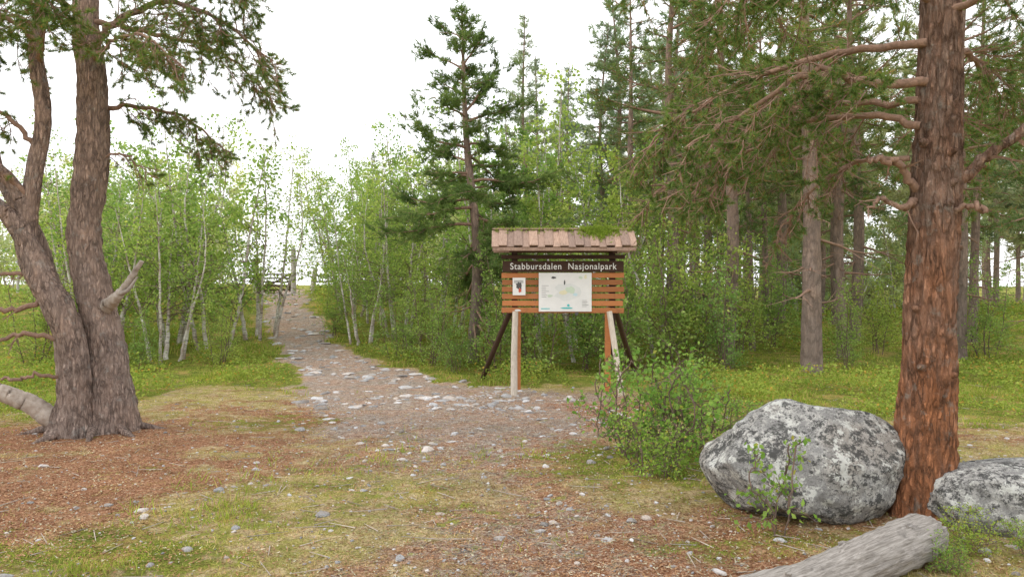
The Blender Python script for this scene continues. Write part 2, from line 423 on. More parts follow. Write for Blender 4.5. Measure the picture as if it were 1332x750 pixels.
M_peb=stone_mat('pebble_stone',(.41,.41,.42),(.58,.57,.56),(.48,.41,.35),.35,3)
iv,jf=ico(2)
protos=[rockverts(iv,R,10,.5) for _ in range(18)]
mb=MB()
def addstones(n,y0,y1,fn,smin,smax,flat=.4,pw=2.4):
    x,y=fan(n,y0,y1,R,2,.7);g,l,s_=zones(x,y);k=R.random(n)<fn(x,y,g,l,s_);x,y=x[k],y[k];z=HT(x,y)
    for q in range(len(x)):
        s=smin*(smax/smin)**(R.random()**pw);a=R.uniform(0,6.28);v=protos[R.integers(18)]*np.array([s,s*R.uniform(.45,.95),s*flat*R.uniform(.6,1.3)])
        ca,sa=math.cos(a),math.sin(a);v=v@np.array([[ca,sa,0],[-sa,ca,0],[0,0,1]])
        mb.add(v+np.array([x[q],y[q],z[q]+.003-s*flat*.22*R.random()]),jf,0,False)
clump=lambda x,y:ss(.32,.62,fbm(x*1.3,y*1.3,77))
addstones(20000,9.5,28,lambda x,y,g,l,s:np.clip(s*1.1-.2,0,1)*(pathd(x,y)<1.3)*(.45*clump(x,y)+.5*ss(12.5,16,y)),.022,.17,.25,2.4)
addstones(12000,7.5,13,lambda x,y,g,l,s:np.clip(s-.1,0,1)*.6*clump(x,y),.012,.09,.40,2.6)
addstones(4600,4,11,lambda x,y,g,l,s:np.clip(.45+s*.7-g*.4,0,1)*.6*clump(x,y),.012,.06,.48,2.1)
addstones(11000,4,12,lambda x,y,g,l,s:np.clip(.4+s*.7-g*.3,0,1)*.5,.006,.022,.55)
mb.obj('path_stones',[M_peb])

# ---------------------------------------------------------------- boulders, log
def lichen_mat():
    m,nt,ns,ln=newmat('boulder_lichen_rock');co=coords(nt)
    n0=noise(nt,co,1.6,5,.6);n1=noise(nt,co,4.2,10,.8);n2=noise(nt,co,20,9,.85);n3=noise(nt,co,75,4,.7)
    col=mixc(nt,mapr(nt,n1,.44,.55),(.36,.35,.34),(.76,.74,.70))
    col=mixc(nt,mapr(nt,n0,.48,.58,0,.55),col,(.45,.39,.33))
    v=mth(nt,'ADD',mth(nt,'MULTIPLY',n2,.6),mth(nt,'MULTIPLY',n1,.5))
    col=mixc(nt,mapr(nt,v,.555,.583,0,.9),col,(.055,.055,.055))
    col=mixc(nt,mapr(nt,n3,.56,.62,0,.6),col,(.10,.10,.10))
    col=mixc(nt,mapr(nt,noise(nt,coords(nt,(1,1,2.0)),3.0,10,.8),.535,.57,0,.85),col,(.085,.085,.08))
    col=mixc(nt,mapr(nt,noise(nt,co,7,9,.8),.54,.57,0,.9),col,(.86,.86,.81))
    finish(nt,col,.9,mth(nt,'ADD',n1,mth(nt,'MULTIPLY',n2,.4)),1.,.07,.2);return m
M_boul=lichen_mat()
def boulder(name,c,s,seed,rz=0,p=2.4,cuts=8,cut=.86):
    rg=np.random.default_rng(seed);v,f=ico(6)
    v=v/(np.sum(np.abs(v)**p,axis=1)**(1/p))[:,None]
    v=rockverts(v,rg,cuts,cut)
    d=(fbm(v[:,0]*1.5+v[:,2]*.8+5,v[:,1]*1.5-v[:,2]*.9,seed,5)-.5)*.22+(fbm(v[:,0]*7+v[:,2]*3,v[:,1]*7-v[:,2]*5,seed+3,3)-.5)*.05
    v=v*(1+d)[:,None]
    v[:,0]*=1-.22*np.clip(-v[:,2],0,1)
    v=v*np.array(s);ca,sa=math.cos(rz),math.sin(rz);v=v@np.array([[ca,sa,0],[-sa,ca,0],[0,0,1]])
    b=MB();b.add(v,f,0,True);return b.obj(name,[M_boul],loc=c)
boulder('boulder',(2.12,5.85,.30),(.73,.58,.475),11,.10,2.25,12,.83)
boulder('boulder',(3.62,5.45,.10),(.80,.46,.29),5,.05,3.2,10,.82)
M_log=wood('weathered_log_wood',(.42,.40,.375),(.14,.125,.11),(1.2,26,26),1.0,(.045,.04,.037))
mb=MB()
P=smoothpath([(0,0,0),(.6,.03,.02),(1.2,0,-.01),(1.85,-.04,.0),(2.4,-.03,.01)],140)
tube(mb,P,np.interp(np.linspace(0,1,140),[0,.03,.5,1],[.112,.125,.12,.10]),56,0,True,.30,3,0,1.6)
for k in range(3):
    q=P[20+k*32];tube(mb,[q,q+np.array([.02,.05*(-1)**k,.13])],[.028,.018],8,0)
lg=mb.obj('fallen_log',[M_log],loc=(2.48,4.78,.115))
lg.rotation_euler=(0,0,math.radians(180+38))

# ---------------------------------------------------------------- trees
def twiggy(mb,pts,r0,r1,rng,n2,len2,n3,tuft,mats=(1,1,2),wob=.012,droop=-.25,t0=.25,sides=8,n=18,rough=.15):
    """tuft=(k,L,w,cone,ntuft,prob)"""
    P=smoothpath(pts,n,rng,wob);r=np.linspace(r0,r1,n)
    tube(mb,P,r,sides,mats[0],True,rough,rng.integers(99))
    T=nrm(np.gradient(P,axis=0))
    A=[];B=[];ra=[];rb=[];TP=[];TD=[]
    for q in range(n2):
        t=t0+(1-t0)*((q+rng.random())/n2);f=t*(n-1);i=min(int(f),n-2);p=P[i]+(P[i+1]-P[i])*(f-i)
        side=nrm(np.cross(T[i],[0,0,1.]))*(1 if q%2 else -1)
        d=nrm(T[i]*rng.uniform(.3,.9)+side*rng.uniform(.3,1.)+np.array([0,0,rng.normal()*.35+droop*.4]))
        L=len2*rng.uniform(.5,1.25)*(1.1-.5*t)
        S=[p];m=5
        for k in range(m):
            d=nrm(d+rng.normal(size=3)*.16+np.array([0,0,droop*.28 if k<3 else .10]));S.append(S[-1]+d*L/m)
        S=np.array(S);rr=np.linspace(max(r1*.8,.007),.003,m+1)
        A+=list(S[:-1]);B+=list(S[1:]);ra+=list(rr[:-1]);rb+=list(rr[1:])
        for k in range(n3):
            tt=rng.uniform(.12,1)*m;ii=min(int(tt),m-1);pp=S[ii]+(S[ii+1]-S[ii])*(tt-ii)
            dd=nrm((S[ii+1]-S[ii])/(L/m)*.8+rng.normal(size=3)*.6+np.array([0,0,droop*.3]));l3=len2*.30*rng.uniform(.4,1.2)
            e=pp+dd*l3;A.append(pp);B.append(e);ra.append(.0038);rb.append(.0018)
            if rng.random()<tuft[5]:
                for z in range(tuft[4]):
                    TP.append(pp+(e-pp)*(1-.16*z*rng.uniform(.6,1.2)));TD.append(dd*.8+np.array([0,0,.35]))
        if rng.random()<tuft[5]:
            TP.append(S[-1]);TD.append(d)
    segs(mb,np.array(A),np.array(B),np.array(ra),np.array(rb),mats[1])
    if TP: needles(mb,np.array(TP),np.array(TD),tuft[0],tuft[1],tuft[2],tuft[3],mats[2],rng)

# --- right foreground pine (object origin at its base)
rg=np.random.default_rng(21)
mb=MB();ox,oy=2.88,5.62
TP_=smoothpath([(0,0,-.08),(.0,0,.4),(.04,0,1.0),(.05,0,1.5),(.09,0,2.3),(.12,.02,3.1),(.15,.03,4.),(.2,.05,5.5),(.15,.1,7.5)],420)
rr=np.interp(TP_[:,2],[-.1,.4,1.4,2.3,3.1,4,5.5,7.5],[.215,.18,.165,.155,.135,.115,.085,.02])
tube(mb,TP_,rr,72,0,True,.30,4,.38,1.8)
def W(*pts): return [(a-ox,b-oy,c) for a,b,c in pts]
for k in range(9): # knots
    z=rg.uniform(.6,2.6);a=rg.uniform(3.4,6.0);c=np.array([np.cos(a)*.15+.05,np.sin(a)*.15,z])
    tube(mb,[c*1,c+np.array([np.cos(a)*.05,np.sin(a)*.05,.01])],[.035,.014],10,0,True,.3,k)
BR=[(W((3.03,5.58,2.28),(3.18,5.5,2.42),(3.35,5.4,2.6),(3.6,5.3,2.76),(4.1,5.2,3.0)),.05,.02,7,.5,6,.8),
    (W((2.9,5.6,3.02),(2.5,5.55,3.0),(2.1,5.55,3.08),(1.7,5.65,2.86),(1.25,5.8,2.6)),.034,.008,30,.6,12,.8),
    (W((2.85,5.6,2.72),(2.5,5.8,2.84),(2.1,6.0,2.80),(1.7,6.1,2.55),(1.35,6.2,2.3)),.030,.007,28,.6,11,.6),
    (W((2.9,5.6,3.3),(2.3,6.2,3.35),(1.7,6.8,3.2),(1.15,7.2,2.8)),.030,.007,32,.75,12,.8),
    (W((2.9,5.6,2.9),(2.3,6.4,3.0),(1.8,7.2,2.8),(1.3,7.8,2.4)),.028,.007,26,.75,11,.5),
    (W((2.9,5.6,3.6),(2.4,5.3,3.75),(1.8,5.2,3.7),(1.3,5.2,3.45)),.030,.007,30,.65,12,.85),
    (W((3.0,5.6,3.5),(3.4,5.2,3.6),(3.8,5.0,3.45),(4.2,4.9,3.1)),.030,.007,32,.65,12,.85),
    (W((3.0,5.6,3.2),(3.5,6.2,3.4),(4.1,6.9,3.4),(4.6,7.3,3.1)),.030,.007,32,.7,12,.85),
    (W((2.95,5.6,3.9),(2.5,6.3,4.2),(2.1,7.2,4.1),(1.8,7.8,3.8)),.030,.007,28,.8,12,.85),
    (W((2.95,5.6,4.3),(2.2,5.7,4.6),(1.5,5.8,4.4),(1.0,5.8,4.0)),.030,.007,26,.8,11,.85),
    (W((3.0,5.6,2.95),(3.3,6.1,3.0),(3.6,6.7,2.8),(3.9,7.1,2.5)),.024,.006,20,.55,9,.6),
    (W((3.0,5.6,4.4),(3.6,5.8,4.6),(4.2,5.9,4.3),(4.7,5.9,3.9)),.030,.007,24,.75,10,.85),
    (W((2.95,5.6,5.2),(2.4,5.2,5.5),(1.8,5.0,5.3)),.03,.008,10,.7,8,.85),
    (W((2.95,5.6,5.6),(3.5,6.2,5.9),(4.1,6.6,5.6)),.03,.008,10,.7,8,.85),
    (W((2.82,5.6,2.28),(2.66,5.5,2.44),(2.5,5.45,2.46),(2.38,5.4,2.44)),.030,.012,3,.2,3,.0),
    (W((2.82,5.6,2.2),(2.68,5.5,2.14),(2.52,5.45,2.2),(2.4,5.4,2.12)),.026,.008,5,.22,4,.0),
    (W((2.8,5.65,2.5),(2.5,5.9,2.5),(2.2,6.1,2.25),(2.05,6.3,1.95)),.020,.005,18,.4,9,.25),
    (W((3.0,5.55,2.1),(3.1,5.4,2.14),(3.16,5.3,2.1)),.022,.014,0,.2,3,.0)]
for p,a,b,n2,l2,n3,pr in BR:
    twiggy(mb,p,a,b,rg,n2,l2,n3,(36,.050,.0048,.8,2,pr),(0 if a>.04 else 1,1,2),.012,-.55,.18,10,24,.25)
mb.obj('pine_tree',[M_bark_r,M_twig,F_pine_n],loc=(ox,oy,0))

# --- left foreground pine, several stems
mb=MB();ox,oy=-4.6,8.8
S1=smoothpath(W((-4.42,8.85,-.08),(-4.42,8.85,.3),(-4.49,8.85,.93),(-4.64,8.85,1.6),(-4.71,8.85,2.2),(-4.62,8.85,3.1),(-4.63,8.85,3.87),(-4.70,8.85,4.7),(-4.6,8.9,7),(-4.6,8.9,8.5)),380)
tube(mb,S1,np.interp(S1[:,2],[-.1,.3,.93,2.2,3.9,4.7,7,8.5],[.25,.215,.19,.165,.145,.125,.07,.02]),60,0,True,.32,9,.35,1.7)
S2=smoothpath(W((-4.76,8.65,-.08),(-4.70,8.63,.4),(-4.69,8.60,.9),(-4.82,8.56,1.35),(-5.04,8.55,1.72),(-5.19,8.56,2.15),(-5.14,8.6,2.7),(-5.02,8.6,3.4),(-5.10,8.6,4.1),(-5.03,8.6,4.7),(-5.0,8.6,6.5)),330)
tube(mb,S2,np.interp(S2[:,2],[-.1,.4,.93,1.35,1.75,2.2,2.7,3.9,6.5],[.23,.175,.155,.145,.13,.11,.09,.075,.03]),52,0,True,.32,14,.45,1.7)
for p,a,b in [(W((-5.02,8.6,1.75),(-5.22,8.5,2.2),(-5.42,8.45,2.45),(-5.75,8.4,2.55),(-6.3,8.4,2.85)),.10,.05),
              (W((-5.16,8.58,2.3),(-5.3,8.5,2.7),(-5.55,8.45,3.0),(-5.62,8.4,3.5),(-5.9,8.4,4.2)),.075,.04),
              (W((-4.82,8.8,-.05),(-4.88,8.85,.5),(-4.98,8.9,1.1),(-5.14,8.9,1.7),(-5.3,8.9,2.2),(-5.65,8.9,2.75),(-5.9,8.9,3.6)),.13,.05)]:
    P=smoothpath(p,120,rg,.002);tube(mb,P,np.linspace(a,b,120),28,0,True,.26,5,.2,1.5)
P=smoothpath(W((-4.9,8.7,.12),(-5.2,8.6,.36),(-5.5,8.5,.5),(-5.9,8.45,.62),(-6.4,8.4,.68)),60,rg,.004);tube(mb,P,np.linspace(.11,.06,60),20,3,True,.25,6)
P=smoothpath(W((-4.42,8.75,1.38),(-4.25,8.6,1.47),(-4.12,8.55,1.6),(-3.92,8.5,1.87)),40,rg,.003);tube(mb,P,np.linspace(.075,.022,40),16,3,True,.3,7)
P=smoothpath(W((-4.2,8.55,1.52),(-4.07,8.5,1.56),(-3.97,8.5,1.7)),14);tube(mb,P,np.linspace(.03,.01,14),8,3)
for (x0,y0,x1,y1,r0) in [(-4.3,8.7,-3.95,8.45,.06),(-4.75,8.5,-4.9,8.1,.06),(-4.5,8.6,-4.35,8.2,.05),(-4.95,8.75,-5.4,8.6,.05),(-4.25,8.9,-3.8,8.95,.05)]: # surface roots
    q=[W((x0+(x1-x0)*t,y0+(y1-y0)*t,H1(x0+(x1-x0)*t,y0+(y1-y0)*t)+.07*(1-t)-.03*t))[0] for t in np.linspace(0,1,14)]
    tube(mb,q,np.linspace(r0,.015,14),12,0,True,.25,3)
BL=[(W((-4.6,8.8,4.25),(-4.3,8.7,4.45),(-3.7,8.5,4.62),(-3.1,8.4,4.4),(-2.5,8.3,3.95)),.05,.010,34,.8,14,.85),
    (W((-4.6,8.9,3.55),(-4.2,9.0,3.62),(-3.7,9.2,3.5),(-3.3,9.3,3.15)),.030,.007,26,.6,12,.6),
    (W((-4.6,8.8,4.9),(-3.9,8.4,5.15),(-3.2,8.2,5.0),(-2.7,8.1,4.6)),.035,.007,30,.8,13,.85),
    (W((-4.6,8.8,4.5),(-4.1,9.2,4.5),(-3.5,9.7,4.4),(-3.0,10,4.0)),.035,.007,30,.75,13,.75),
    (W((-4.6,8.8,4.05),(-4.2,8.4,4.15),(-3.7,8.0,4.1),(-3.2,7.8,3.75)),.03,.006,28,.6,12,.75),
    (W((-4.7,8.8,4.55),(-5.2,8.4,4.8),(-5.8,8.2,4.6),(-6.2,8.1,4.2)),.03,.007,30,.7,13,.85),
    (W((-5.05,8.6,4.2),(-5.4,8.1,4.5),(-5.7,7.8,4.5),(-5.9,7.6,4.2)),.028,.007,28,.65,13,.85),
    (W((-5.05,8.6,4.0),(-4.8,8.2,4.35),(-4.6,7.9,4.5),(-4.5,7.7,4.3)),.028,.007,24,.55,12,.85),
    (W((-5.05,8.6,4.3),(-5.5,8.9,4.6),(-5.9,9.1,4.5),(-6.3,9.2,4.1)),.028,.007,28,.65,13,.85),
    (W((-5.1,8.6,3.1),(-5.35,8.5,3.4),(-5.6,8.5,3.5),(-6.0,8.5,3.4)),.03,.007,18,.5,9,.45),
    (W((-5.3,8.5,2.4),(-5.7,8.4,2.3),(-6.1,8.3,2.4)),.022,.006,8,.4,5,.15),
    (W((-4.85,8.6,1.02),(-5.2,8.5,1.1),(-5.5,8.4,1.02),(-6.0,8.4,1.08)),.030,.014,4,.3,3,.0),
    (W((-4.95,8.6,1.65),(-5.3,8.5,1.75),(-5.6,8.4,1.6),(-5.9,8.4,1.68)),.026,.008,8,.35,4,.0),
    (W((-4.95,8.6,1.5),(-5.25,8.4,1.35),(-5.55,8.3,1.42),(-5.9,8.3,1.3)),.035,.012,6,.35,4,.0),
    (W((-5.12,8.6,2.5),(-5.3,8.4,2.75),(-5.5,8.3,2.85),(-5.9,8.3,3.1)),.035,.012,8,.4,5,.1),
    (W((-4.75,8.7,.62),(-5.0,8.5,.66),(-5.2,8.4,.63),(-5.35,8.4,.64)),.022,.014,0,.3,4,.0),
    (W((-4.6,8.8,3.0),(-4.3,8.9,3.05),(-4.0,9.0,2.8)),.018,.005,9,.4,5,.2),
    (W((-4.6,8.8,5.6),(-3.9,9.0,5.9),(-3.3,9.2,5.6)),.04,.008,12,.8,8,.8),
    (W((-4.6,8.8,6.0),(-5.4,8.8,6.3),(-6.1,8.7,5.9)),.04,.008,10,.8,8,.8)]
for p,a,b,n2,l2,n3,pr in BL:
    twiggy(mb,p,a,b,rg,n2,l2,n3,(26,.060,.0062,.8,2,pr),(0 if a>.04 else 1,1,2),.015,-.6,.18,9,22,.25)
mb.obj('pine_tree',[M_bark_l,M_twig,F_pine_n,M_deadwood],loc=(ox,oy,0))

# --- generic pine prototype
def pine(name,seed,Hh,cb,spread,nb,mats,r=.13,prof=.8,k=10,L=.13,w=.015,droop=-.2,dead=8,n2=7,dens=1.,irr=.5):
    rg=np.random.default_rng(seed);mb=MB()
    P=smoothpath([(0,0,-.15),(rg.normal()*.06,rg.normal()*.06,Hh*.3),(rg.normal()*.14,rg.normal()*.14,Hh*.65),(rg.normal()*.16,rg.normal()*.16,Hh)],40)
    tube(mb,P,np.interp(P[:,2],[-.2,0,Hh*.5,Hh],[r*1.25,r,r*.68,.012]),14,0,True,.2,seed,.3)
    A=[];B=[];ra=[];rb=[];TP=[];TD=[]
    for b in range(nb+dead):
        isd=b>=nb
        u=((b+rg.random())/nb)**.9 if not isd else 0
        z=cb+(Hh-cb)*u*.98 if not isd else rg.uniform(cb*.3,cb)
        c=np.array([np.interp(z,P[:,2],P[:,0]),np.interp(z,P[:,2],P[:,1]),z])
        az=b*2.4+rg.normal()*.4
        Lb=spread*((1-u)**prof+.06)*rg.uniform(irr,1.2)*(min(1,.55+u*3)) if not isd else rg.uniform(.2,.7)*spread
        el=math.radians(-8+48*u+rg.normal()*9)
        d=np.array([math.cos(az)*math.cos(el),math.sin(az)*math.cos(el),math.sin(el)])
        S=[c];m=6
        for q in range(m):
            d=nrm(d+rg.normal(size=3)*.1+np.array([0,0,droop*.35 if q<3 else .10]));S.append(S[-1]+d*Lb/m)
        S=np.array(S);rr=np.linspace(.012+.016*Lb,.004,m+1)
        tube(mb,S,rr,5,1,False)
        nn=max(3,int(n2*Lb/spread*1.6+2)) if not isd else 3
        for s in range(nn):
            tt=rg.uniform(.2,1)*m;ii=min(int(tt),m-1);p=S[ii]+(S[ii+1]-S[ii])*(tt-ii);dr=nrm(S[ii+1]-S[ii])
            sd=nrm(np.cross(dr,[0,0,1.]))*rg.choice([-1,1])
            dd=nrm(dr*rg.uniform(.4,1)+sd*rg.uniform(.3,1)+np.array([0,0,rg.normal()*.22+droop*.25]))
            l=(.22+.32*Lb)*rg.uniform(.4,1.1);e=p+dd*l
            A.append(p);B.append(e);ra.append(.007);rb.append(.003)
            if isd: continue
            for q in range(max(3,int(l/.075*dens))):
                f=rg.uniform(.1,1.05);TP.append(p+dd*l*f+rg.normal(size=3)*.045);TD.append(dd*.8+rg.normal(size=3)*.3+np.array([0,0,.3]))
        if not isd: TP.append(S[-1]);TD.append(d)
    segs(mb,np.array(A),np.array(B),np.array(ra),np.array(rb),1)
    needles(mb,np.array(TP),np.array(TD),k,L,w,.55,2,rg)
    return mb.mesh(name,mats)
def birch(name,seed,Hh,stems,mats,r=.045,spread=.9,leaf=.05,nl=26,cb=.25,nbr=22,lean=.25,basew=.3,clump=.05):
    rg=np.random.default_rng(seed);mb=MB();LP=[];A=[];B=[];ra=[];rb=[]
    for s in range(stems):
        az=s*2.4+rg.normal()*.5;h=Hh*rg.uniform(.7,1.) if s else Hh
        bx=np.array([math.cos(az),math.sin(az),0])*(basew*rg.uniform(.3,1) if stems>1 else 0)
        dv=np.array([math.cos(az),math.sin(az),0])*h*lean*rg.uniform(.4,1.2)
        P=smoothpath([bx-[0,0,.12],bx+dv*.25+rg.normal(size=3)*.06+[0,0,h*.25],bx+dv*.65+rg.normal(size=3)*.12+[0,0,h*.6],bx+dv*.9+[0,0,h]],24,rg,.008)
        rs=r*rg.uniform(.6,1.);tube(mb,P,np.linspace(rs*1.15,.006,24),8,0,True,.12,seed)
        for b in range(nbr):
            u=cb+(1-cb)*(b+rg.random())/nbr;f=u*23;i=min(int(f),22);c=P[i]+(P[i+1]-P[i])*(f-i)
            a=rg.uniform(0,6.28);el=math.radians(rg.uniform(5,60));d=np.array([math.cos(a)*math.cos(el),math.sin(a)*math.cos(el),math.sin(el)])
            L=spread*(1.15-u)*rg.uniform(.4,1.2)+.14;S=[c];m=4
            for q in range(m):
                d=nrm(d+rg.normal(size=3)*.18+np.array([0,0,-.1]));S.append(S[-1]+d*L/m)
            S=np.array(S);rr=np.linspace(.3*rs*(1.2-u)+.003,.002,m+1)
            A+=list(S[:-1]);B+=list(S[1:]);ra+=list(rr[:-1]);rb+=list(rr[1:])
            bn=rg.uniform(.35,1.35)
            for q in range(5):
                tt=rg.uniform(.25,1)*m;ii=min(int(tt),m-1);p=S[ii]+(S[ii+1]-S[ii])*(tt-ii)
                dd=nrm(nrm(S[ii+1]-S[ii])+rg.normal(size=3)*.6);l=L*.42*rg.uniform(.4,1.1);e=p+dd*l
                A.append(p);B.append(e);ra.append(.003);rb.append(.0015)
                n=int(bn*nl*rg.uniform(.3,1.2)*min(1.3,l/.25+.3)/5)+2
                LP.append(p+(e-p)*rg.uniform(.1,1.1,(n,1))+rg.normal(size=(n,3))*clump)
    segs(mb,np.array(A),np.array(B),np.array(ra),np.array(rb),1)
    leaves(mb,np.concatenate(LP),leaf,2,rg);return mb.mesh(name,mats)

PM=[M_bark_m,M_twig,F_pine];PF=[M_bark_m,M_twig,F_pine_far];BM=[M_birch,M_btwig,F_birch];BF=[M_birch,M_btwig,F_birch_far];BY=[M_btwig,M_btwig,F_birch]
pA=[pine('pine_mesh',100+i,9.5,3.4,1.75,42,PM,.14,.7) for i in range(2)]
pA.append(pine('pine_mesh',103,8.5,2.5,1.35,46,PM,.10,.8))
pS=pine('tall_pine_mesh',55,6.9,1.7,1.8,58,[M_bark_m,M_twig,F_spruce],.12,.75,14,.12,.015,-.25,12,10,1.8,.3)
pFar=[pine('far_pine_mesh',120+i,9.5,2.6+.5*i,1.8,40,PF,.12,.8,7,.18,.034,-.2,6) for i in range(3)]
pSp=[pine('spire_pine_mesh',140+i,9.5,1.5,1.15,56,PF,.09,.9,8,.15,.024) for i in range(2)]
bA=[birch('birch_mesh',200+i,5,[1,3,4][i],BM,.05,1.35,.076,[110,58,46][i],.2,28,.24,.4,.08) for i in range(3)]
bY=[birch('young_birch_mesh',210+i,3,4,BY,.02,.85,.068,38,.10,22,.25,.25,.07) for i in range(2)]
bFar=[birch('far_birch_mesh',220+i,5,2+i,BF,.045,1.4,.12,46,.15,26,.2,.3,.10) for i in range(2)]
bSp=birch('sparse_birch_mesh',231,4.8,5,BM,.06,1.4,.070,40,.32,24,.30,.5,.08)

def put(me,name,x,y,h=None,base=9.5,rz=None,parent=None,thick=1):
    s=(h/base) if h else 1
    return place(me,name,parent,(x,y,H1(x,y)-.02),R.uniform(0,6.28) if rz is None else rz,(s*thick,s*thick,s))
put(pS,'pine_tree',-.78,15.5,6.9,6.9,.4)
for x,y,h,t,k in [(3.35,17,9.5,1,0),(4.15,15.5,9.5,.95,1),(5.45,14.6,10,1.25,0),(5.25,17.5,8,.8,2),(6.7,16.2,9,.9,1),(9.2,16.5,9,1,0),
                (8.1,19,9.5,1,1),(10.6,18.5,9,1,2),(7.0,21,9.5,1,0),(3.0,20.5,9,1,2),(9.0,13.2,8.5,.8,2),(11.5,16.5,9.5,1,1),(6.1,19.2,8.5,.8,2),(7.6,14.2,8.5,.7,2),(5.0,20.8,9,.9,1),(8.7,21.5,9,.9,0)]:
    put(pA[k],'pine_tree',x,y,h,9.5 if k<2 else 8.5,None,None,t)
for x,y,h in [(.35,24,8.8),(1.8,26,7.8),(2.6,22.5,8.2),(1.1,29,9),(-6.0,35,6.2),(-1.2,30,6.6),(3.4,25,8.6)]:
    put(pSp[R.integers(2)],'pine_tree',x,y,h)
for x,y,h,k in [(-6.2,16.6,5.3,1),(-7.3,17.2,5.2,2),(-5.7,18.0,4.6,3),(-8.6,16.4,4.8,3),(-6.7,15.4,3.9,3),(-9.8,18,4.8,2),(-8,20,4.8,1),(-11.5,20,4.6,0),(-7.9,15.6,4.2,3),
                (-4.1,20.5,4.2,1),(-3.2,19.4,4.0,2),(-2.5,18.2,4.1,3),(-4.9,23.5,4.4,2),(-3.4,23,5.0,1),(-2.0,21,5.0,2),(-5.6,26,4.6,1),(-3.2,17.3,3.0,3),(-4.3,25.5,5.0,2),
                (-.1,17.8,5.5,1),(.6,16.8,5.1,0),(1.5,17.2,4.9,1),(2.2,18.4,5.4,2),(.9,19.5,6.0,2),(-1.5,19.3,4.9,1),(1.2,15.6,4.0,0),(0.0,16.0,4.2,0),(2.9,16.4,4.2,0),(3.6,18.6,4.6,1),(4.8,19.5,4.2,2)]:
    put((bA+[bSp])[k],'birch_tree',x,y,h,5)
for x,y,h in [(-1.6,15.2,1.9),(-.2,14.6,2.1),(.5,14.6,2.3),(1.3,14.8,2.2),(2.1,14.4,2.5),(3.0,14.9,2.8),(3.5,15.5,3.0),(4.6,16.5,2.6),(6.3,15,1.6),(7.6,16.7,2.0),(-5.5,15.0,1.3),(-7.9,15,1.6),(-9.2,15.4,2.0),(-4.1,18.3,1.4),(-2.3,15.8,1.5),(5.8,18,2.4),(9.8,16.5,2.0),(-6.8,14.6,1.2),(-1.0,14.4,1.4),(-2.0,17,2.0),(-8.8,17,2.2),(3.9,14.6,2.0)]:
    put(bY[R.integers(2)],'birch_sapling',x,y,h,3)
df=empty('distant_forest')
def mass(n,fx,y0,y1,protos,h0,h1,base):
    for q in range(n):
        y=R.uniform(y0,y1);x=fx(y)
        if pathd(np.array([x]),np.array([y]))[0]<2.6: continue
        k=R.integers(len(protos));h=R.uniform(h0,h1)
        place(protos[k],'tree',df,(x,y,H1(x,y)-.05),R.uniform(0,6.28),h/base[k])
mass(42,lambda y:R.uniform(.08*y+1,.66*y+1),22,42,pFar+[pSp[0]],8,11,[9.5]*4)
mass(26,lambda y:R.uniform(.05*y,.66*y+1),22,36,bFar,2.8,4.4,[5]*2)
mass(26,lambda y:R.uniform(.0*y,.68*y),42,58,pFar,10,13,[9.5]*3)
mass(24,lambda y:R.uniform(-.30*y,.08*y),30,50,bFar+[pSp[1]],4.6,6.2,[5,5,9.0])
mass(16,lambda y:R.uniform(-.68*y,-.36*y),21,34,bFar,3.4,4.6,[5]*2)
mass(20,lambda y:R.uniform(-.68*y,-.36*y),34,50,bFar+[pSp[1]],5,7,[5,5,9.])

# ---------------------------------------------------------------- bushes near boulder
BB=[M_btwig,M_btwig,F_bush]
bush=birch('bush_mesh',301,.95,12,BB,.007,.32,.048,19,.15,11,.38,.45,.045)
place(bush,'birch_bush',None,(1.24,7.45,H1(1.24,7.45)),.3,(.95,1.,1.02))
b2=birch('bush_mesh',302,.7,10,BB,.006,.28,.046,20,.1,10,.35,.35,.045)
place(b2,'birch_bush',None,(1.68,7.8,H1(1.68,7.8)),1.3,.95)
place(b2,'birch_bush',None,(1.25,6.85,H1(1.25,6.85)),2.3,.6)
place(b2,'birch_bush',None,(2.3,8.3,H1(2.3,8.3)),4.3,.55)
pl=birch('plant_mesh',303,.62,3,BB,.006,.15,.046,8,.2,7,.22,.04,.03)
place(pl,'birch_seedling',None,(1.70,5.14,H1(1.70,5.14)),.3,(.85,.85,1))
place(b2,'birch_bush',None,(2.75,4.85,H1(2.75,4.85)),.7,.30)
place(b2,'birch_bush',None,(3.1,4.75,H1(3.1,4.75)),2.7,.26)
place(b2,'birch_bush',None,(2.45,4.5,H1(2.45,4.5)),1.7,.24)

# ---------------------------------------------------------------- information board
M_slat=wood('stained_board_wood',(.50,.21,.085),(.37,.15,.06),(1.5,20,20),.5,(.18,.09,.05))
M_roofw=wood('weathered_roof_wood',(.46,.33,.26),(.26,.175,.135),(22,3,3),.6,(.14,.11,.08))
M_darkw=wood('dark_brown_wood',(.085,.05,.035),(.05,.03,.022),(2,12,12),.3,(.03,.02,.015))
M_pole=wood('bare_pole_wood',(.60,.56,.49),(.42,.37,.31),(14,14,2),.4,(.25,.2,.16))
M_gatew=wood('grey_gate_wood',(.55,.53,.50),(.40,.38,.35),(14,14,2),.4,(.2,.19,.17))
def plain(name,c,r=.5):
    m,nt,ns,ln=newmat(name);n=noise(nt,coords(nt),9,4);finish(nt,mixc(nt,mapr(nt,n,.3,.7),tuple(q*.93 for q in c),c),r,None);return m
M_white=plain('poster_white',(.82,.82,.80));M_txt=plain('letter_white',(.85,.85,.82))
cx,cy=.76,11.95
hz=H1(cx,cy-.2)
sign=empty('information_board',(cx,cy,hz))
def cb_(name,mb,mats): return mb.obj(name,mats,sign)
def rotx(a): c,s=math.cos(a),math.sin(a);return np.array([[1,0,0],[0,c,-s],[0,s,c]])
def rotz(a): c,s=math.cos(a),math.sin(a);return np.array([[c,-s,0],[s,c,0],[0,0,1]])
